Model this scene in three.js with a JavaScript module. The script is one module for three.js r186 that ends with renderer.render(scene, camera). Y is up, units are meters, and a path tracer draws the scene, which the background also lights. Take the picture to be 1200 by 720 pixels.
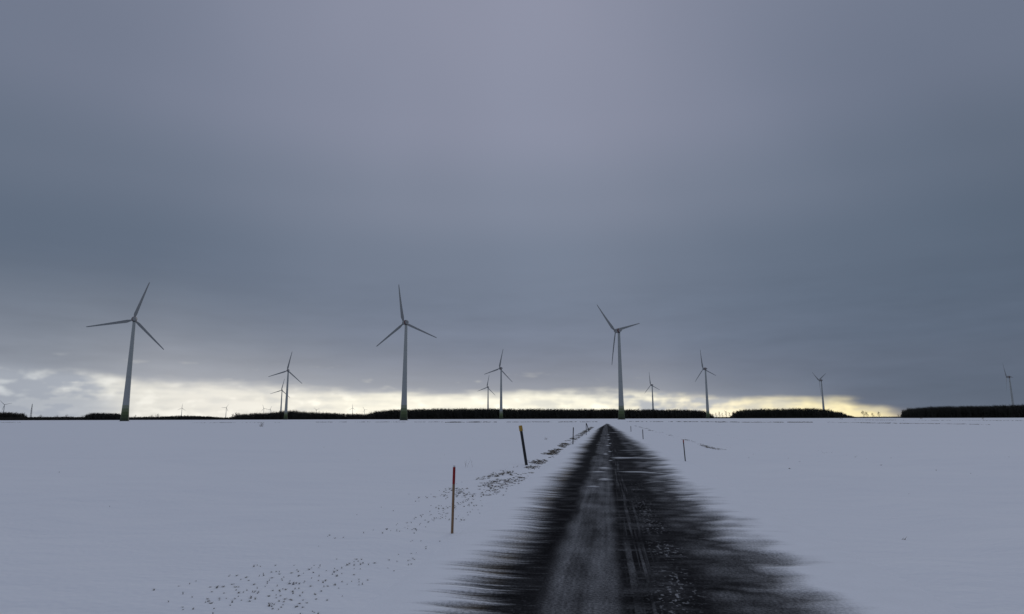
import * as THREE from 'three';
import { mergeGeometries } from 'three/addons/utils/BufferGeometryUtils.js';

// ---------------------------------------------------------------- camera
const scene = new THREE.Scene();
const F = 750, EYE = 1.65, PITCH = 9.856 * Math.PI / 180, ROLL = -0.0028;   // lens in pixels of a 1200 x 720 frame
const camera = new THREE.PerspectiveCamera(2 * Math.atan(360 / F) * 180 / Math.PI, 1200 / 720, 0.1, 60000);
camera.position.set(0, EYE, 0);
camera.rotation.order = 'YXZ';
camera.rotation.set(PITCH, 0, ROLL);
camera.updateMatrixWorld();
// a photo pixel gives a direction only; the distance comes from the ground or from a known height
function ray(px, py) { return new THREE.Vector3(px - 600, 360 - py, -F).normalize().applyQuaternion(camera.quaternion); }
function onGround(px, py) { const d = ray(px, py), t = -EYE / d.y; return new THREE.Vector3(d.x * t, 0, d.z * t); }
function atHeight(px, py, h) { const d = ray(px, py), t = (h - EYE) / d.y; return new THREE.Vector3(d.x * t, h, d.z * t); }
function atDepth(px, py, z) { const d = ray(px, py), t = -z / d.z; return new THREE.Vector3(d.x * t, EYE + d.y * t, -z); }

// ---------------------------------------------------------------- noise
function mulberry(a) { return () => { a |= 0; a = a + 0x6D2B79F5 | 0; let t = Math.imul(a ^ a >>> 15, 1 | a); t = t + Math.imul(t ^ t >>> 7, 61 | t) ^ t; return ((t ^ t >>> 14) >>> 0) / 4294967296; }; }
const PERM = new Uint8Array(512), GX = new Float32Array(256), GY = new Float32Array(256);
{ const r = mulberry(71), p = [...Array(256).keys()]; for (let i = 255; i > 0; i--) { const j = Math.floor(r() * (i + 1)); [p[i], p[j]] = [p[j], p[i]]; } for (let i = 0; i < 512; i++) PERM[i] = p[i & 255]; for (let i = 0; i < 256; i++) { GX[i] = Math.cos(i * 0.0245437); GY[i] = Math.sin(i * 0.0245437); } }
function noise(x, y) {
  const xi = Math.floor(x), yi = Math.floor(y), fx = x - xi, fy = y - yi, X = xi & 255, Y = yi & 255;
  const u = fx * fx * fx * (fx * (fx * 6 - 15) + 10), v = fy * fy * fy * (fy * (fy * 6 - 15) + 10);
  const a = PERM[PERM[X] + Y], b = PERM[PERM[X + 1] + Y], c = PERM[PERM[X] + Y + 1], d = PERM[PERM[X + 1] + Y + 1];
  const n0 = GX[a] * fx + GY[a] * fy, n1 = GX[b] * (fx - 1) + GY[b] * fy, n2 = GX[c] * fx + GY[c] * (fy - 1), n3 = GX[d] * (fx - 1) + GY[d] * (fy - 1);
  return 1.5 * (n0 + u * (n1 - n0) + v * (n2 - n0 + u * (n0 - n1 - n2 + n3)));   // about -1 .. 1
}
function fbm(x, y, n) { let s = 0, a = 1, t = 0; for (let i = 0; i < n; i++) { s += a * noise(x, y); t += a; a *= 0.5; x = x * 2.03 + 17.3; y = y * 2.03 + 5.1; } return s / t; }
const clamp = (x, a = 0, b = 1) => Math.min(b, Math.max(a, x));
const sstep = (a, b, x) => { const t = clamp((x - a) / (b - a)); return t * t * (3 - 2 * t); };
const mixn = (a, b, t) => a + (b - a) * t;
const lin = (c) => { c /= 255; return c <= 0.04045 ? c / 12.92 : ((c + 0.055) / 1.055) ** 2.4; };
function table(rows) { return (x) => { if (x <= rows[0][0]) return rows[0].slice(1); for (let i = 1; i < rows.length; i++) if (x < rows[i][0]) { const t = (x - rows[i - 1][0]) / (rows[i][0] - rows[i - 1][0]), k = t * t * (3 - 2 * t); return rows[i].slice(1).map((v, j) => mixn(rows[i - 1][j + 1], v, k)); } return rows.at(-1).slice(1); }; }

// ---------------------------------------------------------------- sky: a stratus deck with a bright gap under it, low over the horizon
function buildSky() {
  const W = 4096, H = 2048, data = new Float32Array(W * H * 4);
  const D = 180 / Math.PI, AZ = (px) => Math.atan2(px - 600, 761) * D;        // degrees right of the road's view
  const el = (py) => (490.3 - py) * 0.0742;
  // where the deck's lower edge stands, by bearing: elevation, strength of the gap, colour of the lit air in it, how far clouds break it
  const gap = table([
    [-110, el(470), 0.0, 190, 194, 200, 0.6, 3.0],
    [-70, el(455), 0.35, 200, 204, 208, 0.7, 3.2],
    [AZ(0), el(440), 0.62, 212, 216, 218, 0.85, 4.2],
    [AZ(70), el(443), 0.74, 222, 223, 220, 0.8, 4.2],
    [AZ(160), el(449), 0.9, 234, 231, 221, 0.2, 3.8],
    [AZ(260), el(451), 1.0, 238, 234, 224, 0.12, 3.2],
    [AZ(340), el(454), 1.0, 240, 236, 224, 0.24, 2.8],
    [AZ(430), el(459), 1.0, 252, 247, 230, 0.12, 2.3],
    [AZ(560), el(460), 1.0, 254, 249, 231, 0.09, 2.0],
    [AZ(680), el(460), 1.0, 254, 249, 229, 0.3, 1.9],
    [AZ(760), el(458), 0.92, 246, 240, 218, 0.62, 1.9],
    [AZ(830), el(463), 0.95, 248, 238, 210, 0.6, 1.6],
    [AZ(900), el(467), 1.0, 255, 243, 204, 0.3, 1.4],
    [AZ(970), el(470), 1.0, 255, 241, 194, 0.3, 1.3],
    [AZ(1030), el(478), 0.95, 255, 238, 184, 0.25, 1.1],
    [AZ(1065), el(484), 0.5, 230, 210, 175, 0.5, 1.0],
    [AZ(1100), el(490), 0.0, 150, 152, 160, 0.5, 1.0],
    [75, el(490), 0.0, 130, 136, 150, 0.5, 1.2],
    [130, el(480), 0.0, 150, 155, 165, 0.5, 2.0],
  ]);
  // the deck itself by elevation (display values, made linear below)
  const deck = table([
    [0, 122, 130, 146], [4, 122, 129, 146], [7, 118, 127, 145], [10, 115, 125, 143], [14, 117, 127, 145], [19, 126, 134, 152],
    [26, 137, 142, 161], [36, 141, 145, 164], [60, 160, 163, 180], [90, 174, 176, 191],
  ]);
  const rim = table([[-110, 135, 142, 155], [AZ(0), 150, 156, 167], [AZ(200), 172, 175, 182], [AZ(400), 168, 171, 178], [AZ(600), 160, 163, 171], [AZ(760), 148, 152, 161], [AZ(900), 126, 132, 145], [AZ(1040), 104, 112, 128], [70, 96, 105, 122], [130, 120, 128, 142]]);
  // broad thick and thin parts of the deck
  const thick = (az) => { const d = az - 1; return 0.66 + 0.36 * Math.exp(-((d / (d < 0 ? 34 : 25)) ** 2)) + 0.26 * sstep(50, 150, Math.abs(d)); };
  const L = lin;
  const elOf = new Float32Array(H); for (let j = 0; j < H; j++) elOf[j] = ((j + 0.5) / H - 0.5) * 180;
  const deckAt = [...elOf].map((e) => deck(Math.max(0, e)).map(L));
  for (let i = 0; i < W; i++) {
    const th = ((i + 0.5) / W - 0.5) * 2 * Math.PI;                       // atan2(z, x)
    const x = Math.cos(th), z = Math.sin(th), az = Math.atan2(x, -z) * D;
    const g = gap(az), r = rim(az).map(L), gc = [L(g[2]), L(g[3]), L(g[4])];
    const tk0 = thick(az);
    for (let j = H / 2 - 1; j < H; j++) {
      const e = Math.max(0, elOf[j]), k = (j * W + i) * 4;
      const hi = sstep(40, 75, e), lobe = e < 75 ? 0.07 * fbm(x * 2.1 + 7 + e * 0.012, z * 2.1 + e * 0.035, 3) : 0, t0 = mixn(tk0 + lobe, 0.95, hi);
      // flat-lying cloud: features shrink in height towards the horizon
      const q = 7 / (e + 5.5), cx = az * 0.055, cy = e * 0.11 * q + 3;
      let soft = e < 60 ? fbm(cx * 0.8 + 40, cy * 2.2, 3) * 0.05 * (1 - hi) : 0;
      let low = 0, fine = 0;
      if (e < 16) {
        low = fbm(az * 0.10 + 11, e * 0.75 + 3, 4); fine = fbm(az * 0.42 + 5, e * 2.1 + 60, 4);
        soft += (low * 0.10 + fine * 0.035) * sstep(16, 5, e);
      }
      const c = deckAt[j], top = Math.max(0.01, g[0]);
      const cool = 1 - 0.13 * clamp((1 - t0) / 0.3), v = (1 + soft) * t0;
      let R = c[0] * v * cool, G = c[1] * v * mixn(cool, 1, 0.65), B = c[2] * v;
      if (e < 14) {
        const d = e - top + low * 0.55 + fine * 0.28;                       // height above the deck's edge
        const lift = Math.exp(-Math.pow(Math.max(0, d) / g[6], 1.1)) * (1 + soft * 1.4) * sstep(14, 9, e);
        R = mixn(R, r[0] * (1 + soft * 1.2), lift * 0.95); G = mixn(G, r[1] * (1 + soft * 1.2), lift * 0.95); B = mixn(B, r[2] * (1 + soft * 1.2), lift * 0.95);
        // open gap with broken cloud in it
        const open = sstep(0.35, -0.75, d) * g[1];
        if (open > 0) {
          const puff = fbm(az * 0.46 + 3, e * 1.15 + 9, 5), wisp = fbm(az * 0.16 + 70, e * 2.2 + 20, 4), veil = 0.75 * sstep(2.0, 1.2, e + 0.5 * wisp) * sstep(AZ(170), AZ(90), az);
          const cover = clamp(Math.max(veil, sstep(-0.16, 0.34, puff * 0.85 + wisp * 0.45 + (g[5] - 0.42) * 0.55) * g[5] * 1.35));
          const bright = 1 + 0.16 * sstep(0.05, 0.4, -puff) - 0.10 * wisp;
          const cl = [L(172), L(178), L(188)];
          R = mixn(R, mixn(gc[0] * bright, cl[0], cover), open); G = mixn(G, mixn(gc[1] * bright, cl[1], cover), open); B = mixn(B, mixn(gc[2] * bright, cl[2], cover), open);
        }
        // a few bright breaks above the edge
        const br = sstep(0.30, 0.62, fbm(az * 0.30 + 90, e * 1.7 + 31, 4)) * sstep(2.6, 0.4, d) * sstep(-1.2, 0.2, d) * clamp(g[1]) * sstep(20, -6, az) * 0.25;
        R = mixn(R, gc[0], br); G = mixn(G, gc[1], br); B = mixn(B, gc[2], br);
      }
      data[k] = R; data[k + 1] = G; data[k + 2] = B; data[k + 3] = 1;
    }
    for (let j = 0; j < H / 2; j++) { const k = (j * W + i) * 4; data[k] = 0.2; data[k + 1] = 0.21; data[k + 2] = 0.26; data[k + 3] = 1; }
  }
  const t = new THREE.DataTexture(data, W, H, THREE.RGBAFormat, THREE.FloatType);
  t.mapping = THREE.EquirectangularReflectionMapping; t.magFilter = THREE.LinearFilter; t.minFilter = THREE.LinearFilter; t.needsUpdate = true;
  return t;
}
const sky = buildSky();
scene.background = sky;
scene.environment = sky;

// the sun behind the deck, ahead and low
const sun = new THREE.DirectionalLight(new THREE.Color(1, 0.94, 0.84), 0.5);
{ const a = 12 * Math.PI / 180, e = 17 * Math.PI / 180; sun.position.set(Math.sin(a) * Math.cos(e), Math.sin(e), -Math.cos(a) * Math.cos(e)).multiplyScalar(800); }
sun.castShadow = true; sun.shadow.radius = 60; sun.shadow.mapSize.set(2048, 2048);
Object.assign(sun.shadow.camera, { left: -900, right: 900, top: 600, bottom: -600, near: 1, far: 3000 });
scene.add(sun); scene.add(sun.target);

const renderer = new THREE.WebGLRenderer({ antialias: true });
renderer.setSize(1024, 614);
renderer.toneMapping = THREE.LinearToneMapping;
renderer.toneMappingExposure = 1.0;
renderer.shadowMap.enabled = true;

// ---------------------------------------------------------------- helpers
const taken = {};
function numbered(n) { const k = taken[n] = (taken[n] ?? -1) + 1; return k ? `${n}_${String(k).padStart(3, '0')}` : n; }
function tag(o, label, category, group, kind) { if (label) o.userData.label = label; if (category) o.userData.category = category; if (group) o.userData.group = group; if (kind) o.userData.kind = kind; return o; }
function mesh(name, geo, mat, parent) { const m = new THREE.Mesh(geo, mat); m.name = parent ? name : numbered(name); m.castShadow = m.receiveShadow = true; (parent ?? scene).add(m); return m; }
function group(name) { const g = new THREE.Group(); g.name = numbered(name); scene.add(g); return g; }
const rgb = (r, g, b) => new THREE.Color().setRGB(r, g, b);
const std = (r, g, b, roughness = 0.8, extra = {}) => new THREE.MeshStandardMaterial({ color: rgb(r, g, b), roughness, ...extra });
function dataTex(w, h, fn, srgb = false) {           // fn(i, j) -> [r, g, b] 0..1
  const d = new Uint8Array(w * h * 4);
  for (let j = 0; j < h; j++) for (let i = 0; i < w; i++) { const c = fn(i, j), k = (j * w + i) * 4; d[k] = clamp(c[0]) * 255; d[k + 1] = clamp(c[1]) * 255; d[k + 2] = clamp(c[2]) * 255; d[k + 3] = 255; }
  const t = new THREE.DataTexture(d, w, h); t.magFilter = THREE.LinearFilter; t.minFilter = THREE.LinearMipmapLinearFilter; t.generateMipmaps = true;
  t.wrapS = t.wrapT = THREE.RepeatWrapping; if (srgb) t.colorSpace = THREE.SRGBColorSpace; t.needsUpdate = true; return t;
}
const toS = (c) => c <= 0.0031308 ? c * 12.92 : 1.055 * c ** (1 / 2.4) - 0.055;

// ---------------------------------------------------------------- the road's own frame: u across, s along
const rd = ray(711, 489.9); const RDIR = new THREE.Vector2(rd.x, rd.z).normalize(), RSIDE = new THREE.Vector2(-RDIR.y, RDIR.x);
const toWorld = (u, s, y = 0) => new THREE.Vector3(RDIR.x * s + RSIDE.x * u, y, RDIR.y * s + RSIDE.y * u);
const toRoad = (p) => [p.x * RSIDE.x + p.z * RSIDE.y, p.x * RDIR.x + p.z * RDIR.y];
const U0 = -2.2, U1 = 3.0, SEND = 270;

function fieldHeight(u, s) {
  const out = Math.max(U0 - u, u - U1, s - SEND, 0), k = sstep(0, 2.5, out);
  let h = k * (fbm(u * 0.16 + 3, s * 0.11, 3) * 0.11 + fbm(u * 0.5 + 30, s * 0.9 + 4, 3) * 0.03);
  h += 0.05 * Math.exp(-(((u + 3.0) / 0.55) ** 2)) * (0.6 + 0.4 * noise(s * 0.4, 2)) * sstep(150, 60, s);
  h += 0.07 * Math.exp(-(((u - 5.6) / 0.7) ** 2)) * (0.6 + 0.4 * noise(s * 0.3, 8)) * sstep(170, 60, s);
  h -= 0.05 * Math.exp(-(((u - 4.5) / 0.6) ** 2)) * sstep(170, 60, s);
  h += 0.03 * sstep(0, 1.1 + 0.6 * noise(6.6, s * 0.35), out);
  for (const [ru, rw, ra] of [[10.1, 0.45, 0.06], [11.9, 0.45, 0.04], [-9.2, 0.5, 0.035], [-11.1, 0.5, 0.03], [17.5, 0.7, 0.05], [-19, 0.8, 0.05]]) { const d = (u - ru - 0.4 * noise(ru, s * 0.06)) / rw; if (Math.abs(d) < 3) h += ra * Math.exp(-d * d) * (0.55 + 0.6 * noise(ru + 2, s * 0.18)) * sstep(140, 60, s); }
  // wheel ruts and plough lines running along the field under the snow
  h += k * 0.012 * noise(u * 0.8 + 50, s * 0.012) * sstep(3, 7, Math.abs(u)) * sstep(300, 100, s);
  return h;
}

// snow lying on the road, 0 bare to 1 covered; f: finest detail wanted
function snowOnRoad(u, s) {
  const cross = fbm(u * 0.55 + s * 0.05, s * 2.6 + 7, 4), broad = fbm(u * 0.4 + 20, s * 0.42, 3), slow = noise(4.5, s * 0.07);
  // left: fingers of drift blown across from the field
  const finger = fbm(u * 0.30 + 9, s * 6.5 + 3, 5), thread = noise(u * 0.5 + 2, s * 21) + 0.6 * noise(u * 0.6 + 7, s * 43);
  const eL = -1.20 + 0.10 * slow + 0.28 * broad + (0.42 * finger + 0.15 * thread) * sstep(0.1, -1.2, u);
  let c = Math.pow(sstep(eL + 0.36, eL - 0.52, u), 1.1);
  const lean = clamp((s - 40) / 135), edge = -2.3 + 2.05 * lean + 0.3 * cross;   // the drifts close in on the track from both sides
  c = Math.max(c, sstep(edge + 0.1, edge - 0.1, u));
  // right: thin drift, ragged
  const skew = fbm(u * 0.9 + s * 0.22 + 31, s * 0.9 - u * 0.35, 4);
  const eR = 1.62 + 0.30 * noise(8.5, s * 0.06) + 0.55 * skew + 0.40 * cross + 0.25 * sstep(9, 26, s) - 1.5 * lean;
  c = Math.max(c, Math.pow(sstep(eR - 0.62, eR + 0.55, u), 1.2));
  // packed ice left between the wheel tracks
  const wav = 0.10 * noise(2.5, s * 0.22) + 0.05 * noise(7.5, s * 1.1) + 0.05 * cross;
  const ice = sstep(-0.72 + wav, -0.44 + wav, u) * sstep(0.20 + wav * 0.5, 0.02 + wav * 0.5, u);
  const bend = 0.5 * noise(5.1, s * 0.25), lines = noise(u * 9 + bend, s * 0.08) * 0.7 + 0.5 * noise(u * 23 + 4 + bend, s * 0.21), worn = fbm(u * 2.4 + 33, s * 0.75, 4);
  c = Math.max(c, ice * clamp(0.19 + 0.08 * broad + 0.05 * cross + 0.17 * worn + 0.06 * lines));
  // narrow packed ribs beside it
  const drag = 0.25 * noise(3.3, s * 0.5), ribs = sstep(0.1, 0.22, u) * sstep(0.66, 0.34, u) * sstep(0.0, 0.6, noise(u * 24 + drag, s * 0.2 + 30) + 0.5 * noise(u * 51 + drag, s * 0.5) + 0.25) * sstep(-0.9, 0.5, fbm(u * 3 + 5, s * 0.7, 3));
  c = Math.max(c, ribs * (0.15 + 0.12 * cross));
  // grey scour over the far wheel track
  c = Math.max(c, sstep(0.3, 0.6, u) * clamp(0.02 + 0.30 * fbm(u * 1.4 + 12, s * 3.1, 4) + 0.10 * broad) * 0.7);
  // film to the right of the wheel track
  const film = sstep(0.75, 1.15, u + 0.2 * broad) * clamp(0.12 + 0.34 * skew + 0.14 * cross);
  c = Math.max(c, film);
  const thin = clamp(0.02 + 0.25 * cross + 0.2 * skew) * 0.4 + 0.10 * sstep(0.15, 0.75, noise(u * 2.6 + 4, s * 15)) * (0.6 + broad) + 0.05 * sstep(0.1, 0.7, noise(u * 1.3 + 14, s * 4)); c = Math.max(c, thin);
  // drift ridges lying right across
  for (const [rs, w, a, from] of RIDGES) { const d = (s - rs - 0.8 * noise(u * 0.45, rs) - 0.3 * noise(u * 1.7, rs + 3) - 0.06 * (u - 1)) / (w * (1 + 0.6 * noise(u * 1.3, rs * 2))); if (Math.abs(d) < 3) c = Math.max(c, a * Math.exp(-d * d) * sstep(from - 0.25, from + 0.3, u)); }
  for (const [bs, bu, bl, bw] of LUMPS) { const d = ((s - bs) / bl) ** 2 + ((u - bu - 0.04 * noise(s * 2, 5)) / bw) ** 2; if (d < 5) c = Math.max(c, 0.85 * Math.exp(-d * 1.2) * (0.8 + 0.4 * cross)); }
  // a drift lies right across here, with a ragged edge
  if (s + 25 * cross + 10 * broad > 186) c = 1;
  c = Math.max(c, sstep(U1 - 0.75 + 0.25 * cross, U1 - 0.2 + 0.15 * cross, u), sstep(U0 + 0.6 + 0.2 * cross, U0 + 0.2 + 0.1 * cross, u));
  return clamp(c);
}
const RIDGES = [[20.4, 0.22, 0.62, 0.35], [24.6, 0.3, 0.55, 1.1], [27.6, 0.42, 0.7, 0.2], [34, 0.3, 0.4, 0.6], [17.4, 0.16, 0.45, 1.0], [44, 0.6, 0.5, 0.9], [58, 0.6, 0.45, 1.2], [13.2, 0.1, 0.22, 1.1], [75, 1, 0.5, 0.2]];
const LUMPS = [[22.1, -0.12, 0.55, 0.24], [18.1, -0.1, 0.4, 0.2], [20.5, -0.3, 0.3, 0.3], [30.5, -0.1, 0.7, 0.13], [32.8, 0.1, 0.5, 0.1], [40, 0.02, 0.9, 0.16], [43, 0.16, 0.7, 0.1], [51, 0.1, 1.2, 0.14], [57, 0.12, 1, 0.13], [66, 0.1, 1.4, 0.14], [26, 0.1, 0.3, 0.09], [16.2, -0.35, 0.22, 0.2]];
// crumbs of trodden snow between wheel track and drift
function crumbs(u, s) {
  const belt = Math.exp(-(((u - 0.62 - 0.1 * noise(1.5, s * 0.2)) / 0.26) ** 2)) + 0.8 * Math.exp(-(((u - 1.75) / 0.4) ** 2)) + 0.25 * Math.exp(-(((u + 0.95) / 0.25) ** 2));
  return sstep(0.16, 0.5, noise(u * 17, s * 12) * 0.7 + noise(u * 39 + 3, s * 27) * 0.45) * belt * clamp(0.5 + 0.9 * noise(u * 1.2 + 60, s * 1.1));
}
const SNOW = [0.855, 0.895, 0.935], TAR = [0.017, 0.0175, 0.019], SOIL = [0.085, 0.070, 0.048];

function roadSet(sa, sb, w, h) {
  const col = new Uint8Array(w * h * 4), rou = new Uint8Array(w * h * 4), bmp = new Uint8Array(w * h * 4), fineness = w / (U1 - U0);
  for (let j = 0; j < h; j++) for (let i = 0; i < w; i++) {
    const u = mixn(U0, U1, (i + 0.5) / w), s = mixn(sa, sb, (j + 0.5) / h), k = (j * w + i) * 4;
    const c0 = snowOnRoad(u, s), cr = sb < 40 ? crumbs(u, s) * 0.55 : 0.05;
    // grains: snow collects in the stone texture first
    const g1 = noise(u * 95, s * 95), g2 = noise(u * 33 + 8, s * 33), grit = g1 * 0.6 + g2 * 0.5;
    let c = c0 + (c0 > 0.02 && c0 < 0.97 ? grit * 0.42 * (c0 * (1 - c0) * 2.6) : 0);
    c = clamp(Math.max(c, cr * (0.7 + 0.5 * g1)));
    const tone = 1 + 0.35 * g2 + 0.45 * g1 + 0.25 * noise(u * 2.2, s * 0.9);
    const dirt = clamp(sstep(-1.0, -1.3, u) * sstep(-2.0, -1.5, u) * (0.55 + 0.9 * noise(u * 1.1 + 3, s * 2.4 + 50)) + sstep(1.35, 1.9, u) * 0.25 * clamp(0.3 + noise(u, s * 1.3)));
    const sn = 1 + 0.02 * g2 - 0.02 * noise(u * 3, s * 5);
    for (let n = 0; n < 3; n++) {
      const under = mixn(TAR[n], SOIL[n], dirt) * Math.max(0.35, tone), cs = Math.pow(c, 1.25);
      col[k + n] = clamp(toS(mixn(under, SNOW[n] * sn, cs))) * 255;
    }
    const isIce = sstep(-0.7, -0.5, u) * sstep(0.2, 0.05, u);
    const ro = mixn(0.92 - 0.14 * isIce, 0.95, sstep(0.25, 0.7, c)) + 0.05 * g2;
    rou[k] = rou[k + 1] = rou[k + 2] = clamp(ro) * 255;
    const b = 0.35 + 0.5 * sstep(0.1, 0.9, c) + 0.09 * g1 * (1 - 0.6 * c) + 0.06 * g2;
    bmp[k] = bmp[k + 1] = bmp[k + 2] = clamp(b) * 255;
    col[k + 3] = rou[k + 3] = bmp[k + 3] = 255;
  }
  const mk = (d, srgb) => { const t = new THREE.DataTexture(d, w, h); t.magFilter = THREE.LinearFilter; t.minFilter = THREE.LinearMipmapLinearFilter; t.generateMipmaps = true; t.wrapS = THREE.ClampToEdgeWrapping; t.wrapT = THREE.MirroredRepeatWrapping; t.wrapS = THREE.MirroredRepeatWrapping; if (srgb) t.colorSpace = THREE.SRGBColorSpace; t.needsUpdate = true; return t; };
  return new THREE.MeshPhysicalMaterial({ map: mk(col, true), roughness: 1, roughnessMap: mk(rou), bumpMap: mk(bmp), bumpScale: 0.016, metalness: 0, specularIntensity: 0.0 });
}

// ---------------------------------------------------------------- ground
function gridLines(list) { const o = []; for (const [a, b, step] of list) { const n = Math.max(1, Math.round((b - a) / step)); for (let i = 0; i < n; i++) o.push(a + (b - a) * i / n); } o.push(list.at(-1)[1]); return o; }
function sheet(us, ss, hAt, uvAt) {
  const nu = us.length, ns = ss.length, pos = new Float32Array(nu * ns * 3), uv = new Float32Array(nu * ns * 2), idx = [];
  for (let j = 0; j < ns; j++) for (let i = 0; i < nu; i++) { const k = j * nu + i, p = toWorld(us[i], ss[j], hAt(us[i], ss[j])); pos.set([p.x, p.y, p.z], k * 3); uv.set(uvAt(us[i], ss[j]), k * 2); }
  for (let j = 0; j < ns - 1; j++) for (let i = 0; i < nu - 1; i++) { const a = j * nu + i, b = a + 1, c = a + nu, d = c + 1; idx.push(a, b, d, a, d, c); }
  const g = new THREE.BufferGeometry(); g.setAttribute('position', new THREE.BufferAttribute(pos, 3)); g.setAttribute('uv', new THREE.BufferAttribute(uv, 2)); g.setIndex(idx); g.computeVertexNormals(); return g;
}
{
  const N = 1024, TILE = 12, wrapN = (x, y, f) => { // seamless: blend of two shifted copies
    const bx = sstep(0.75, 1, x), by = sstep(0.75, 1, y), a = f(x, y), b = bx ? f(x - 1, y) : a, c = by ? f(x, y - 1) : a, d = bx && by ? f(x - 1, y - 1) : a; return mixn(mixn(a, b, bx), mixn(c, d, by), by); };
  const tex = { c: null, b: null };
  const hgt = new Float32Array(N * N);
  for (let j = 0; j < N; j++) for (let i = 0; i < N; i++) hgt[j * N + i] = wrapN(i / N, j / N, (x, y) => { const u = x * TILE, s = y * TILE; return 0.5 * fbm(u * 0.35 + 3, s * 1.3, 4) + 0.22 * fbm(u * 1.6, s * 4 + 9, 3) + 0.1 * noise(u * 14, s * 14); });
  tex.b = dataTex(N, N, (i, j) => { const v = 0.5 + 0.5 * hgt[j * N + i]; return [v, v, v]; });
  tex.c = dataTex(N, N, (i, j) => { const v = 1 + 0.02 * hgt[j * N + i] + 0.012 * noise(i * 0.31, j * 0.31); return SNOW.map((c) => toS(Math.min(1, c * v))); }, true);
  const snowMat = new THREE.MeshPhysicalMaterial({ map: tex.c, bumpMap: tex.b, bumpScale: 0.05, roughness: 0.95, specularIntensity: 0 });
  const us = [...gridLines([[-20000, -4000, 4000], [-4000, -800, 800], [-800, -200, 100], [-200, -60, 14], [-60, -20, 2], [-20, -13, 0.35], [-13, U0, 0.2]]), -2.0, -1, 0, 1, 2, 2.8, ...gridLines([[U1, 13, 0.2], [13, 20, 0.35], [20, 60, 2], [60, 200, 14], [200, 800, 100], [800, 4000, 800], [4000, 20000, 4000]])];
  const ss = gridLines([[-400, -60, 60], [-60, 0, 6], [0, 4, 0.4], [4, 14, 0.16], [14, 32, 0.4], [32, 80, 1.5], [80, SEND, 6], [SEND, SEND + 10, 2], [SEND + 10, 800, 40], [800, 4000, 400], [4000, 24000, 4000]]);
  const g = sheet(us, ss, (u, s) => fieldHeight(u, s) - (u > U0 + 0.05 && u < U1 - 0.05 && s < SEND - 1 ? 0.06 : 0), (u, s) => [u / TILE, s / TILE]);
  tag(mesh('snow_field', g, snowMat), null, null, null, 'structure');

  // the road: tar under blown snow, three stretches of texture on one mesh
  const stretches = [[-14, 2, 18, 0.06, 1024, 2048], [18, 18, 66, 0.2, 768, 2048], [66, 66, SEND, 1.0, 512, 1536]], geos = [], mats = [];
  for (const [start, sa, sb, step, w, h] of stretches) {
    const ru = gridLines([[U0, U1, 0.052]]), rs = gridLines([[start, sb, step]]);
    const gg = sheet(ru, rs, (u, s) => { const e = Math.min(u - U0, U1 - u), c = snowOnRoad(u, s < sa ? 2 * sa - s : s); return 0.004 + 0.028 * sstep(0.15, 1, c) * sstep(0, 0.3, e) + 0.06 * sstep(184, 194, s) * sstep(0, 0.6, e) - 0.012 * (e < 0.03 ? 1 : 0) + 0.03 * sstep(0.1, 0, e) * 0 - (s > SEND - 0.5 ? 0.03 : 0); }, (u, s) => [(u - U0) / (U1 - U0), (s - sa) / (sb - sa)]);
    geos.push(gg); mats.push(roadSet(sa, sb, w, h));
  }
  const rg = mergeGeometries(geos, true);
  tag(mesh('road', rg, mats), null, null, null, 'structure');
}

// ---------------------------------------------------------------- wind turbines
const HUB = 85, BLADE = 34.5;
const WIND = (() => { const a = -36 * Math.PI / 180; return new THREE.Vector3(Math.sin(a), 0, -Math.cos(a)); })();   // the way the rotors face
const towerPaint = std(0.33, 0.355, 0.345, 0.6), bladePaint = std(0.25, 0.265, 0.265, 0.6), redPaint = std(0.10, 0.022, 0.018, 0.6), darkSteel = std(0.08, 0.085, 0.09, 0.6);
const greens = [[0.022, 0.036, 0.012], [0.038, 0.060, 0.018], [0.070, 0.100, 0.034], [0.13, 0.165, 0.085], [0.22, 0.25, 0.18]].map((c) => std(...c, 0.6));
const radiusAt = (y) => { const t = y / 82.6; return 1.15 + 1.45 * (1 - t) + 0.75 * Math.exp(-y / 9); };
function latheBetween(a, b, n, r = radiusAt) { const p = []; for (let i = 0; i <= n; i++) { const y = mixn(a, b, i / n); p.push(new THREE.Vector2(r(y), y)); } return new THREE.LatheGeometry(p, 28); }
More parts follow.
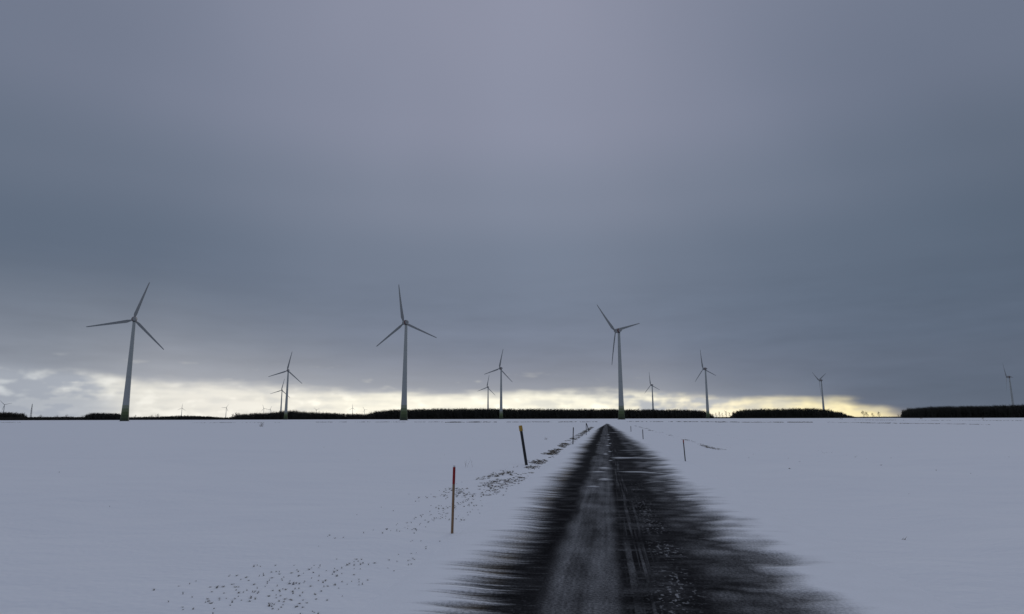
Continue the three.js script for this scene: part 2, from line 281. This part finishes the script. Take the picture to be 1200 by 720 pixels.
function bladeGeometry() {
  const NS = 26, NP = 14, pos = [], idx = [];
  for (let i = 0; i <= NS; i++) {
    const t = i / NS, r = 1.6 + t * (BLADE - 1.6);
    const chord = t < 0.12 ? mixn(1.5, 2.75, sstep(0, 0.12, t)) : mixn(2.75, 0.75, Math.pow((t - 0.12) / 0.88, 0.85)) * (t > 0.97 ? 0.55 : 1);
    const thick = mixn(t < 0.1 ? mixn(1.35, 0.8, t / 0.1) : 0.8, 0.1, sstep(0.05, 1, t)), twist = mixn(0.62, 0.03, Math.pow(t, 0.6)), bend = -1.5 * t * t;   // bends down wind
    for (let k = 0; k < NP; k++) {
      const a = k / NP * 2 * Math.PI, cx = (Math.cos(a) * 0.5 + 0.18) * chord, cz = Math.sin(a) * 0.5 * thick * (0.75 + 0.35 * Math.cos(a + Math.PI) * (t > 0.1 ? 1 : 0));
      pos.push(cx * Math.cos(twist) - cz * Math.sin(twist), r, cx * Math.sin(twist) + cz * Math.cos(twist) + bend);
    }
  }
  for (let i = 0; i < NS; i++) for (let k = 0; k < NP; k++) { const a = i * NP + k, b = i * NP + (k + 1) % NP, c = a + NP, d = b + NP; idx.push(a, b, d, a, d, c); }
  const tip = pos.length / 3; pos.push(pos[(NS * NP) * 3] * 0.5, BLADE + 0.15, -1.5); for (let k = 0; k < NP; k++) idx.push(NS * NP + k, NS * NP + (k + 1) % NP, tip);
  const g = new THREE.BufferGeometry(); g.setAttribute('position', new THREE.Float32BufferAttribute(pos, 3)); g.setIndex(idx); g.computeVertexNormals(); return g;
}
const eggR = (t) => 2.25 * Math.pow(Math.sin(Math.PI * Math.pow(t, 0.82)), 0.62);   // along the axis, from the nose (0) to the tail (1)
function eggSlice(a, b, len = 10.5) { const p = []; for (let i = 0; i <= 16; i++) { const t = mixn(a, b, i / 16); p.push(new THREE.Vector2(Math.max(0.001, eggR(clamp(t, 0, 1))), -t * len)); } return new THREE.LatheGeometry(p.reverse(), 24).rotateX(Math.PI / 2); }   // local +z faces the wind
const turbineGeo = { tower: latheBetween(13, 82.6, 24), bands: greens.map((_, i) => latheBetween(i * 2.6, (i + 1) * 2.6, 3)), nose: eggSlice(0, 0.3).translate(0, 0, 3.15), body: eggSlice(0.315, 1).translate(0, 0, 3.15), band: new THREE.LatheGeometry([[0.60, 0], [0.66, 0], [0.72, 0]].map(([t]) => new THREE.Vector2(eggR(t) + 0.03, -t * 10.5)).reverse(), 24).rotateX(Math.PI / 2).translate(0, 0, 3.15), neck: new THREE.CylinderGeometry(1.18, 1.18, 1.6, 24), blade: bladeGeometry(), flange: new THREE.TorusGeometry(1, 0.06, 6, 28).rotateX(Math.PI / 2), plinth: new THREE.CylinderGeometry(3.9, 4.3, 0.5, 28) };
function makeTurbine() {
  const t = group('wind_turbine');
  const tower = mesh('tower', turbineGeo.tower, towerPaint, t);
  turbineGeo.bands.forEach((g, i) => mesh('green_ring', g, greens[i], tower));
  for (const y of [36, 60]) { const f = mesh('flange', turbineGeo.flange, towerPaint, tower); f.position.y = y; f.scale.set(radiusAt(y), 1, radiusAt(y)); }
  mesh('plinth', turbineGeo.plinth, std(0.24, 0.24, 0.23, 0.9), t).position.y = 0.05;
  const n = mesh('nacelle', turbineGeo.body, bladePaint, t); n.position.y = HUB;
  mesh('red_stripe', turbineGeo.band, redPaint, n);
  const nk = mesh('yaw_ring', turbineGeo.neck, darkSteel, n); nk.position.set(0, -1.9, -3.2);
  mesh('spinner', turbineGeo.nose, bladePaint, t).position.y = HUB;
  for (let k = 0; k < 3; k++) { const b = mesh('blade', turbineGeo.blade, bladePaint, t); b.position.set(0, HUB, 1.4); b.userData.turn = k * 2 * Math.PI / 3; }
  tower.position.z = -3.2; t.children.find((c) => c.name === 'plinth').position.z = -3.2;
  return t;
}
const turbine0 = makeTurbine(); let turbines = 0;
function placeTurbine(px, py, phase, label, grp) {
  const hub = atHeight(px, py, HUB), t = turbines++ ? turbine0.clone() : turbine0;
  if (t !== turbine0) { t.name = numbered('wind_turbine'); scene.add(t); }
  t.position.set(hub.x, 0, hub.z); t.rotation.set(0, Math.atan2(WIND.x, WIND.z), 0);
  let k = 0; for (const c of t.children) if (c.name === 'blade') { c.rotation.set(0, 0, (phase * Math.PI / 180) + k++ * 2 * Math.PI / 3); }   // seen from behind the rotor, clockwise
  tag(t, label, 'wind turbine', grp);
}
const G1 = 'wind turbines standing in the snow field', G2 = 'faint turbines on the horizon';
placeTurbine(156.8, 374.6, 15, 'large pale wind turbine with green foot in front of a low hedgerow', G1);
placeTurbine(474, 378.5, -11, 'large pale wind turbine with green foot before the sloping end of the long wood', G1);
placeTurbine(722.5, 388, -47, 'large pale wind turbine with green foot where the road ends', G1);
placeTurbine(337, 434.5, 10, 'mid-sized wind turbine overlapping a smaller turbine behind the ragged wood', G1);
placeTurbine(330, 457.5, 11, 'smaller wind turbine partly hidden behind the tower of a mid-sized one by the ragged wood', G1);
placeTurbine(586, 432, 11, 'mid-sized wind turbine standing before the middle of the long straight wood', G1);
placeTurbine(571.2, 454, 10, 'smaller wind turbine rising behind the long straight wood next to a taller one', G1);
placeTurbine(763.2, 451.5, -10, 'small wind turbine rising behind the long straight wood near the road end', G1);
placeTurbine(825, 432.5, -12, 'mid-sized wind turbine at the end of the long wood beside a gap of thin trees', G1);
placeTurbine(961, 446, 60, 'wind turbine with two blades raised in a V above the short wood', G1);
placeTurbine(1181, 442, -30, 'dim wind turbine rising edge-on behind the tall dark wood', G1);
for (const [px, py, ph, lab] of [[5, 474.5, 75, 'tiny wind turbine above the wood next to the lattice mast'], [213, 478.5, 5, 'tiny wind turbine on the horizon above a low hedge, its blade upright'], [265, 478, 32, 'tiny wind turbine on the horizon in the open gap beside the ragged wood'], [309, 479, -20, 'tiny faint wind turbine peeping over the ragged wood'], [316.5, 480, 25, 'tiny faint wind turbine peeping over the ragged wood'], [370.5, 480.5, 70, 'tiny faint wind turbine peeping over the ragged wood'], [413, 478.5, 0, 'tiny faint wind turbine peeping over the ragged wood'], [427, 480.5, -30, 'tiny faint wind turbine peeping over the ragged wood']]) placeTurbine(px, py, ph, lab, G2);

// ---------------------------------------------------------------- lattice mast far off
{
  const m = group('lattice_mast'), top = atDepth(37.5, 474, 3200), h = top.y, parts = [];
  const bar = (a, b, r) => { const d = new THREE.Vector3().subVectors(b, a), g = new THREE.CylinderGeometry(r, r, d.length(), 5); g.applyQuaternion(new THREE.Quaternion().setFromUnitVectors(new THREE.Vector3(0, 1, 0), d.clone().normalize())); g.translate((a.x + b.x) / 2, (a.y + b.y) / 2, (a.z + b.z) / 2); return g; };
  const w = (y) => mixn(3.4, 0.7, y / h), cor = (k, y) => new THREE.Vector3([1, 1, -1, -1][k & 3] * w(y), y, [1, -1, -1, 1][k & 3] * w(y));
  const steel = std(0.16, 0.165, 0.17, 0.6, { metalness: 0.3 });
  for (let k = 0; k < 4; k++) mesh('leg', bar(cor(k, 0), cor(k, h), 0.35), steel, m);
  for (let y = 0, i = 0; i < 9; i++, y += h / 9) for (let k = 0; k < 4; k++) { parts.push(bar(cor(k, y), cor(k + 1, y + h / 9), 0.2), bar(cor(k + 1, y), cor(k, y + h / 9), 0.2), bar(cor(k, y + h / 9), cor(k + 1, y + h / 9), 0.2)); }
  mesh('bracing', mergeGeometries(parts), steel, m); mesh('antenna', bar(new THREE.Vector3(0, h, 0), new THREE.Vector3(0, h + 5, 0), 0.3), steel, m);
  m.position.set(top.x, 0, -3200); tag(m, 'thin grey lattice mast standing on the horizon above the hedgerow', 'mast');
}

// ---------------------------------------------------------------- trees
const bark = std(0.030, 0.026, 0.022, 0.95), twig = std(0.034, 0.029, 0.024, 0.95), needle = std(0.014, 0.022, 0.013, 0.95);
function cone(a, b, ra, rb, n, pos, idx) {
  const d = new THREE.Vector3().subVectors(b, a).normalize(), e = new THREE.Vector3(Math.abs(d.y) < 0.9 ? 0 : 1, Math.abs(d.y) < 0.9 ? 1 : 0, 0).cross(d).normalize(), f = new THREE.Vector3().crossVectors(d, e), o = pos.length / 3;
  for (let q = 0; q < 2; q++) for (let k = 0; k < n; k++) { const t = k / n * 2 * Math.PI, r = q ? rb : ra, p = q ? b : a; pos.push(p.x + (e.x * Math.cos(t) + f.x * Math.sin(t)) * r, p.y + (e.y * Math.cos(t) + f.y * Math.sin(t)) * r, p.z + (e.z * Math.cos(t) + f.z * Math.sin(t)) * r); }
  for (let k = 0; k < n; k++) { const k2 = (k + 1) % n; idx.push(o + k, o + k2, o + n + k2, o + k, o + n + k2, o + n + k); }
}
const toGeo = (pos, idx) => { const g = new THREE.BufferGeometry(); g.setAttribute('position', new THREE.Float32BufferAttribute(pos, 3)); g.setIndex(idx); g.computeVertexNormals(); return g; };
function bareTree(seed, H, spread = 0.34, levels = 4, kids = 4) {      // returns trunk and crown; height about H
  const r = mulberry(seed), tp = [], ti = [], cp = [], ci = [];
  function grow(a, dir, len, rad, lev) {
    const mid = a.clone().addScaledVector(dir, len * 0.5).add(new THREE.Vector3((r() - 0.5) * len * 0.12, 0, (r() - 0.5) * len * 0.12)), b = a.clone().addScaledVector(dir, len);
    const P = lev ? cp : tp, I = lev ? ci : ti, n = lev === 0 ? 7 : lev < 3 ? 4 : 3;
    cone(a, mid, rad, rad * 0.78, n, P, I); cone(mid, b, rad * 0.78, rad * 0.5, n, P, I);
    if (lev >= levels) return;
    const nk = lev === 0 ? kids + 3 : kids;
    for (let k = 0; k < nk; k++) {
      const t = lev === 0 ? 0.16 + 0.84 * (k + r()) / nk : 0.3 + 0.7 * (k + r()) / nk, o = (t < 0.5 ? a.clone().lerp(mid, t * 2) : mid.clone().lerp(b, t * 2 - 1));
      const az = r() * 2 * Math.PI, tilt = spread * (lev === 0 ? 2.2 - 1.2 * t : 1.7) * (0.7 + 0.6 * r());
      const e = new THREE.Vector3(Math.abs(dir.y) < 0.9 ? 0 : 1, Math.abs(dir.y) < 0.9 ? 1 : 0, 0).cross(dir).normalize(), f = new THREE.Vector3().crossVectors(dir, e);
      const nd = dir.clone().multiplyScalar(Math.cos(tilt)).addScaledVector(e, Math.sin(tilt) * Math.cos(az)).addScaledVector(f, Math.sin(tilt) * Math.sin(az)); nd.y += 0.12; nd.normalize();
      grow(o, nd, len * (lev === 0 ? 0.52 - 0.16 * t : 0.58) * (0.75 + 0.5 * r()), Math.max(0.016, rad * (1 - 0.4 * t) * 0.5), lev + 1);
    }
  }
  grow(new THREE.Vector3(0, -0.3, 0), new THREE.Vector3((r() - 0.5) * 0.08, 1, (r() - 0.5) * 0.08).normalize(), H * 0.72, H * 0.017, 0);
  return { trunk: toGeo(tp, ti), crown: toGeo(cp, ci) };
}
function conifer(seed, H) {
  const r = mulberry(seed), pos = [], idx = [], tp = [], ti = []; cone(new THREE.Vector3(0, -0.3, 0), new THREE.Vector3(0, H, 0), H * 0.014, 0.03, 6, tp, ti);
  for (let y = H * 0.12; y < H * 0.99; y += H * 0.028) {
    const L = (1 - y / H) * H * 0.19 * (0.75 + 0.5 * r()) + 0.25, n = 7;
    for (let k = 0; k < n; k++) {
      const a = (k + r()) / n * 2 * Math.PI, l = L * (0.65 + 0.5 * r()), dx = Math.cos(a), dz = Math.sin(a), w = l * 0.26, dr = l * (0.15 + 0.3 * r()), o = pos.length / 3;
      pos.push(0, y + 0.1 * l, 0, dx * l * 0.6 - dz * w, y - dr * 0.5, dz * l * 0.6 + dx * w, dx * l, y - dr, dz * l, dx * l * 0.6 + dz * w, y - dr * 0.5, dz * l * 0.6 - dx * w, dx * l * 0.55, y - dr * 0.5 - 0.25 * l, dz * l * 0.55);
      idx.push(o, o + 1, o + 2, o, o + 2, o + 3, o, o + 4, o + 2);
    }
  }
  return { trunk: toGeo(tp, ti), crown: toGeo(pos, idx) };
}
function strip(g) { const q = g.clone(); q.deleteAttribute('uv'); return q; }
// a clump of wood: unit height 1 at its tallest, several trees with undergrowth
function clumpGeometry(seed, conif) {
  const r = mulberry(seed), all = [];
  for (let k = 0; k < 7; k++) {
    const H = 14 + 4 * r(), t = r() < conif ? conifer(seed * 31 + k, H) : bareTree(seed * 31 + k, H, 0.30, 4, 4), a = r() * 6.28, x = (r() - 0.5) * 16, z = (r() - 0.5) * 12;
    for (const g of [t.trunk, t.crown]) all.push(strip(g).rotateY(a).translate(x, 0, z));
  }
  for (let k = 0; k < 14; k++) { const t = bareTree(seed * 57 + k, 5 + 4 * r(), 0.5, 3, 4); for (const g of [t.trunk, t.crown]) all.push(strip(g).translate((r() - 0.5) * 18, 0, (r() - 0.5) * 14)); }
  return mergeGeometries(all).scale(1 / 17, 1 / 17, 1 / 17);
}
const clumpMixed = clumpGeometry(5, 0.45), clumpBare = clumpGeometry(9, 0.12);
const scrubGeo = (() => { const r = mulberry(77), all = []; for (let k = 0; k < 12; k++) { const t = bareTree(900 + k, 3 + 2.4 * r(), 0.5, 3, 5); for (const g of [t.trunk, t.crown]) all.push(strip(g).translate((r() - 0.5) * 9, 0, (r() - 0.5) * 6)); } return mergeGeometries(all).scale(1 / 5, 1 / 5, 1 / 5); })();
const woodMat = std(0.026, 0.026, 0.021, 0.95);
function wood(name, geo, profile, z, depth, rows, step, seed, label, wide = 1) {
  const r = mulberry(seed), at = table(profile), list = [], x0 = profile[0][0], x1 = profile.at(-1)[0];
  const a = atDepth(x0, 489, z).x, b = atDepth(x1, 489, z).x;
  for (let q = 0; q < rows; q++) for (let x = a; x < b; x += step * (0.7 + 0.6 * r())) {
    const dz = z + depth * (q + r() * 0.8) / rows, xx = x * dz / z, px = 600 + (x / z) * 761, h = atDepth(px, at(px)[0], z).y * dz / z * (0.86 + 0.2 * r()) * (q ? 1 : 0.92);
    if (h > 1) list.push([xx, dz, h, r() * 6.28]);
  }
  const im = new THREE.InstancedMesh(geo, woodMat, list.length), m = new THREE.Matrix4(), Q = new THREE.Quaternion(), Y = new THREE.Vector3(0, 1, 0), col = new THREE.Color();
  list.forEach(([x, dz, h, t], i) => { m.compose(new THREE.Vector3(x, -0.1, -dz), Q.setFromAxisAngle(Y, t), new THREE.Vector3(h * wide, h, h * wide)); im.setMatrixAt(i, m); const v = 0.75 + 0.5 * r(); im.setColorAt(i, col.setRGB(v, v * (0.95 + 0.1 * r()), v * 0.95)); });
  im.name = numbered(name); im.castShadow = im.receiveShadow = true; scene.add(im); tag(im, label, 'wood', null, 'stuff');
}
wood('wood', clumpMixed, [[-70, 483], [10, 483.4], [22, 484.4], [29, 487]], 1350, 60, 5, 7, 1, 'short dark wood near the lattice mast');
wood('hedgerow', scrubGeo, [[-90, 489], [20, 489], [40, 488.6], [75, 488.4], [100, 488.8], [150, 488.8], [190, 488.2], [230, 487.6], [265, 489.2], [330, 489], [440, 488.6]], 1300, 40, 4, 4, 2, 'long low dark hedgerow along the edge of the snow field');
wood('wood', clumpMixed, [[102, 486], [105, 484.2], [135, 484.4], [147, 486.8]], 1280, 50, 5, 6, 3, 'short flat-topped dark wood behind the large turbine by the hedgerow');
wood('wood', clumpBare, [[192, 488], [215, 487.2], [250, 488.8]], 1290, 40, 4, 6, 4, 'low dark copse under a tiny turbine');
wood('wood', clumpBare, [[270, 489], [279, 486], [300, 484.8], [326, 483.4], [333, 481.8], [344, 482], [350, 483.4], [380, 484], [410, 485.4], [428, 485.6], [438, 483.5], [446, 482]], 1280, 70, 6, 6, 5, 'ragged dark wood behind the two overlapping turbines');
wood('wood', clumpMixed, [[434, 486], [444, 482.6], [456, 480.6], [520, 479.4], [568, 479.2], [600, 479.6], [700, 480], [800, 480.4], [822, 481.6], [832, 485], [837, 489]], 1230, 90, 8, 7, 6, 'long straight dark wood crossing behind the end of the road');
wood('wood', clumpMixed, [[858, 487], [864, 482.4], [872, 480], [930, 479.2], [948, 478.8], [966, 479.8], [982, 483], [996, 487], [1004, 489]], 1250, 80, 7, 7, 7, 'short dark wood below the turbine with raised blades');
wood('hedgerow', scrubGeo, [[828, 488.8], [866, 488.6], [990, 488.6], [1064, 488.2]], 1270, 30, 4, 4, 8, 'low dark scrub in the gaps between the woods');
wood('wood', clumpMixed, [[1058, 486], [1063, 480.6], [1072, 478.4], [1110, 476.8], [1160, 476], [1200, 474.8], [1300, 474]], 1050, 80, 7, 6, 9, 'tall dark wood under the edge-on turbine');

// single trees seen against the bright sky
const treeProtos = [bareTree(201, 10, 0.22, 4, 4), bareTree(202, 10, 0.36, 4, 5), bareTree(203, 10, 0.5, 4, 5)];
function tree(name, kind, px, py, z, label, grp, cat = 'tree') {
  const t = group(name), p = atDepth(px, py, z), k = p.y / 9.6;
  mesh('trunk', treeProtos[kind].trunk, bark, t); mesh('crown', treeProtos[kind].crown, twig, t);
  t.position.set(p.x, 0, p.z); t.scale.set(k, k, k); t.rotation.y = px * 1.7; tag(t, label, cat, grp);
}
for (const [px, py] of [[839, 484.5], [843, 483.2], [846.5, 484.6], [851, 482.4], [855, 484], [859.5, 482.8]]) tree('bare_tree', 0, px, py, 1220, 'slim bare tree in the narrow gap between the long and the short wood', 'slim trees in the wood gap');
for (const [px, py] of [[1012, 482], [1016, 483], [1023, 484.4], [1030, 483]]) tree('bare_tree', 1, px, py, 1200, 'round bare tree against the yellow sky between the short and the tall wood', 'round trees in the bright gap');
tree('bare_tree', 2, 1053, 485.6, 1200, 'low wide bush beside the end of the tall dark wood', null, 'bush');
for (const [px, py] of [[272, 485.5], [276, 484], [281, 484.4]]) tree('bare_tree', 1, px, py, 1270, 'bare tree at the thin end of the ragged wood', 'trees ending the ragged wood');
for (const [px, py] of [[47, 486.6], [66, 487], [78, 486.2], [96, 487], [158, 486.8], [177, 486.6], [184, 485.6]]) tree('bare_bush', 2, px, py, 1290, 'bare bush standing out of the long low hedgerow', 'bushes in the hedgerow', 'bush');

// ---------------------------------------------------------------- marker stakes along the road
const woodTone = (r, g, b, seed) => { const t = dataTex(64, 256, (i, j) => { const v = 1 + 0.35 * fbm(i * 0.25 + seed, j * 0.02, 3) + 0.2 * noise(i * 0.6, j * 0.05 + seed); return [toS(r * v), toS(g * v), toS(b * v)]; }, true); return new THREE.MeshStandardMaterial({ map: t, bumpMap: t, bumpScale: 0.002, roughness: 0.9 }); };
const stakeWood = woodTone(0.25, 0.155, 0.085, 3), stakeRed = woodTone(0.30, 0.018, 0.018, 8), darkPost = std(0.018, 0.019, 0.022, 0.7), yellow = std(0.42, 0.25, 0.03, 0.55), white = std(0.75, 0.75, 0.75, 0.6), greyPost = std(0.05, 0.045, 0.042, 0.9);
function stake(name, base, topPx, rad, segs, label, grp) {
  const [bx, by] = base, b = onGround(bx, by), [u, s] = toRoad(b), y0 = fieldHeight(u, s), d = ray(...topPx), k = -b.z / -d.z, top = new THREE.Vector3(d.x * k, EYE + d.y * k, b.z), len = top.clone().sub(b).length();
  const t = group(name); t.position.set(b.x, y0, b.z); t.quaternion.setFromUnitVectors(new THREE.Vector3(0, 1, 0), top.clone().sub(b).normalize());
  for (const [part, f0, f1, mat, kr] of segs) { const y = f0 * len - (f0 === 0 ? 0.25 : 0), y1 = f1 * len; const pts = [[0.001, y], [rad * kr, y], [rad * kr * 0.99, mixn(y, y1, 0.5)], [rad * kr * 0.97, y1 - rad * 0.25], [rad * kr * 0.8, y1], [0.001, y1]].map((p) => new THREE.Vector2(...p)); mesh(part, new THREE.LatheGeometry(pts, 16), mat, t); }
  tag(t, label, 'marker stake', grp); return t;
}
stake('marker_stake', [529.8, 626], [532.3, 547], 0.019, [['shaft', 0, 0.73, stakeWood, 1], ['red_top', 0.73, 0.985, stakeRed, 1.04], ['tip', 0.985, 1.012, white, 0.8]], 'thin wooden stake with red painted top, upright in the snow beside sparse weeds');
stake('marker_post', [617, 546.5], [609.8, 500], 0.05, [['shaft', 0, 0.86, darkPost, 1], ['yellow_cap', 0.86, 1, yellow, 1.28]], 'thick black leaning post with a yellow cap by the road verge');
stake('marker_stake', [671.4, 521], [672, 501.2], 0.032, [['shaft', 0, 1, greyPost, 1]], 'thin dark upright stake beyond the yellow-capped post');
stake('marker_stake', [687, 510.5], [687, 496], 0.03, [['shaft', 0, 1, greyPost, 1]], 'thin dark upright stake crossed by a leaning one');
stake('marker_stake', [690.5, 506], [687.2, 496.3], 0.05, [['shaft', 0, 1, darkPost, 1]], 'dark stake leaning over beside an upright one');
stake('marker_stake', [803.3, 541], [800.8, 515.6], 0.02, [['shaft', 0, 0.86, darkPost, 1], ['red_top', 0.86, 1, stakeRed, 1.1]], 'short dark stake with a red tip on the open side of the road');
stake('marker_stake', [753.8, 515.5], [753.2, 503.6], 0.03, [['shaft', 0, 1, greyPost, 1]], 'short dark stake beyond the red-tipped one');
stake('marker_stake', [739.6, 506.5], [739.3, 499.6], 0.035, [['shaft', 0, 1, greyPost, 1]], 'faint far stake beyond the short dark one');

// ---------------------------------------------------------------- dry grass and weeds through the snow
function tuftGeometry(seed, n, lean) {
  const r = mulberry(seed), pos = [], idx = [];
  for (let k = 0; k < n; k++) {
    const a = r() * 6.28, l = 0.5 + 0.5 * r(), ln = lean * (0.4 + r()), w = 0.028 + 0.02 * r(), x0 = (r() - 0.5) * 0.5, z0 = (r() - 0.5) * 0.5, dx = Math.cos(a), dz = Math.sin(a);
    for (let q = 0; q <= 3; q++) { const t = q / 3, y = l * t * (1 - 0.25 * ln * t) - 0.05, o = ln * l * t * t, ww = w * (1 - 0.8 * t); pos.push(x0 + dx * o - dz * ww, y, z0 + dz * o + dx * ww, x0 + dx * o + dz * ww, y, z0 + dz * o - dx * ww); }
    const o = pos.length / 3 - 8; for (let q = 0; q < 3; q++) idx.push(o + q * 2, o + q * 2 + 1, o + q * 2 + 3, o + q * 2, o + q * 2 + 3, o + q * 2 + 2);
  }
  return toGeo(pos, idx);
}
const tuft = tuftGeometry(3, 14, 0.9), grassMat = std(0.10, 0.076, 0.040, 0.95, { side: THREE.DoubleSide });
function grass(name, pts, label, seed) {         // pts: [u, s, height, width]
  const r = mulberry(seed), im = new THREE.InstancedMesh(tuft, grassMat, pts.length), m = new THREE.Matrix4(), Q = new THREE.Quaternion(), Y = new THREE.Vector3(0, 1, 0), col = new THREE.Color();
  pts.forEach(([u, s, h, w], i) => { m.compose(toWorld(u, s, fieldHeight(u, s)), Q.setFromAxisAngle(Y, r() * 6.28), new THREE.Vector3(w, h, w)); im.setMatrixAt(i, m); const v = 0.35 + 1.1 * r(); im.setColorAt(i, col.setRGB(v, v * (0.85 + 0.3 * r()), v * (0.7 + 0.5 * r()))); });
  im.name = numbered(name); im.castShadow = im.receiveShadow = true; scene.add(im); tag(im, label, 'grass', null, 'stuff');
}
{
  const r = mulberry(17), left = [], right = [], ditch = [];
  // verge with the stakes: sparse near, a dense brown line further on
  for (let i = 0; i < 11500; i++) {
    const s = 5 + 115 * Math.pow(r(), 1.9), c = s < 12 ? -3.05 : mixn(-3.05, -2.6, sstep(12, 24, s)), u = c + (r() + r() + r() - 1.5) * (s < 13 ? 1.0 : mixn(0.95, 0.3, sstep(13, 24, s)));
    const patch = noise(u * 1.3 + 5, s * 0.55), dense = sstep(10, 18, s);
    if (patch + 0.5 * noise(u * 5, s * 4) < mixn(0.1, -0.02, dense) || u > -2.25) continue;
    if (r() > mixn(0.3, 0.95, dense)) continue;
    const h = (0.012 + 0.028 * r() * r() + 0.02 * dense * r()) * (1 + s * 0.006), w = 0.018 + 0.035 * r() * r() + 0.10 * dense * r(); left.push([u, s, h, w * (1 + s * 0.008)]);
  }
  for (let i = 0; i < 2600; i++) {
    const s = 18 + 120 * r() ** 1.4; if (r() > sstep(12, 23, s)) continue; const u = 5.6 + 0.35 * noise(3, s * 0.1) + (r() - 0.5) * 0.35; if (noise(7.7, s * 0.22) + 0.5 * noise(2.2, s * 1.3) + 0.3 * noise(u * 6, s * 5) < -0.02) continue;
    right.push([u, s, 0.02 + 0.06 * r() * r(), 0.03 + 0.08 * r()]);
  }
  for (let i = 0; i < 90; i++) { const s = 12 + 60 * r(), u = 10.1 + (r() - 0.5) * 0.6; if (noise(9.9, s * 0.3) > 0) right.push([u, s, 0.015 + 0.03 * r(), 0.02 + 0.03 * r()]); }
  for (let i = 0; i < 60; i++) { const s = 8 + 60 * r(), u = (r() < 0.5 ? -1 : 1) * (6 + 40 * r() * r()); right.push([u, s, 0.015 + 0.03 * r(), 0.02 + 0.03 * r()]); }
  // far drainage ditch across the field
  const line = (x0, y0, x1, y1, n, gate, hh, seed, spread = 3) => { const q = mulberry(seed); for (let i = 0; i < n; i++) { const t = q(), p = onGround(mixn(x0, x1, t), mixn(y0, y1, t)), [u, s] = toRoad(p); const den = noise(t * gate, seed * 3.3) + 0.6 * noise(t * gate * 4, seed) + 0.5 * noise(t * gate * 13, seed + 0.5); if (den < 0.5 * q() - 0.15) continue; const so = s + (q() - 0.5) * spread + 5 * noise(t * gate * 2, 9.1); ditch.push([u, so, hh * (0.25 + 0.55 * q() + 0.3 * clamp(den)), 0.4 + 0.6 * q()]); } };
  line(372, 495.1, 520, 495.0, 1100, 9, 0.30, 3); line(525, 495.4, 575, 495.2, 900, 8, 0.5, 5, 8); line(570, 495.2, 700, 494.9, 1500, 12, 0.36, 6, 5); line(735, 494.6, 850, 495.0, 900, 14, 0.4, 7, 5); line(840, 495.2, 950, 495.4, 900, 14, 0.35, 8, 8); line(985, 495.6, 1120, 497.5, 900, 16, 0.2, 9, 30); line(1000, 492.6, 1200, 493.6, 900, 12, 0.3, 11, 20); line(2, 495.5, 22, 495.4, 300, 3, 0.35, 10, 4); line(230, 496, 330, 495.5, 300, 12, 0.25, 12, 4);
  grass('dry_grass', left, 'sparse brown grass poking through the snow along the staked verge', 1);
  grass('dry_grass', right, 'thin broken line of dry grass along the shallow ditch beyond the red-tipped stake', 2);
  grass('dry_grass', ditch, 'dark broken line of dead grass far across the snow field', 4);
}
function weed(px, py, h, n, seed, label) {
  const p = onGround(px, py), [u, s] = toRoad(p), r = mulberry(seed), pos = [], idx = [];
  for (let k = 0; k < n; k++) {
    const a = r() * 6.28, tl = 0.15 + 0.5 * r(), l = h * (0.5 + 0.5 * r()), b = new THREE.Vector3((r() - 0.5) * h * 0.9, -0.03, (r() - 0.5) * 0.3 * h), m = b.clone().add(new THREE.Vector3(Math.cos(a) * tl * l * 0.4, l * 0.6, Math.sin(a) * tl * l * 0.4)), e = m.clone().add(new THREE.Vector3(Math.cos(a) * tl * l * 0.6, l * 0.36, Math.sin(a) * tl * l * 0.6)), w = seed === 42 ? 0.0022 : 0.002 + h * 0.008;
    cone(b, m, w, w * 0.8, 4, pos, idx); cone(m, e, w * 0.8, w * 0.3, 4, pos, idx);
    for (let q = 0; q < 3; q++) { const f = b.clone().lerp(m, 0.4 + 0.6 * r()), a2 = r() * 6.28; cone(f, f.clone().add(new THREE.Vector3(Math.cos(a2), 0.9, Math.sin(a2)).multiplyScalar(l * 0.16)), w * 0.6, w * 0.2, 3, pos, idx); }
  }
  const o = mesh('dry_weed', toGeo(pos, idx), grassMat); o.position.copy(toWorld(u, s, fieldHeight(u, s))); tag(o, label, 'weed');
}
weed(640, 515.8, 0.3, 9, 41, 'small dead weed with bent stalks in the snow behind the yellow-capped post');
weed(551.5, 549, 0.42, 4, 42, 'faint dry stalks standing between the red-topped stake and the yellow-capped post');
weed(306, 500.5, 1.1, 16, 43, 'dead shrub standing alone out in the snow before the overlapping turbines');
weed(1058, 632, 0.08, 6, 44, 'tiny dead weed alone on the smooth snow of the open field');
weed(1033, 545, 0.09, 6, 45, 'tiny tuft on the faint field line beyond the lone weed');
weed(985.5, 492.2, 2.2, 12, 46, 'low bare shrub before the tapering end of the short wood');
weed(1152, 491.8, 2.4, 14, 47, 'low bare shrub at the foot of the tall dark wood');
weed(1080, 491.6, 2.2, 18, 48, 'wide low shrub where the tall dark wood begins');

renderer.render(scene, camera);
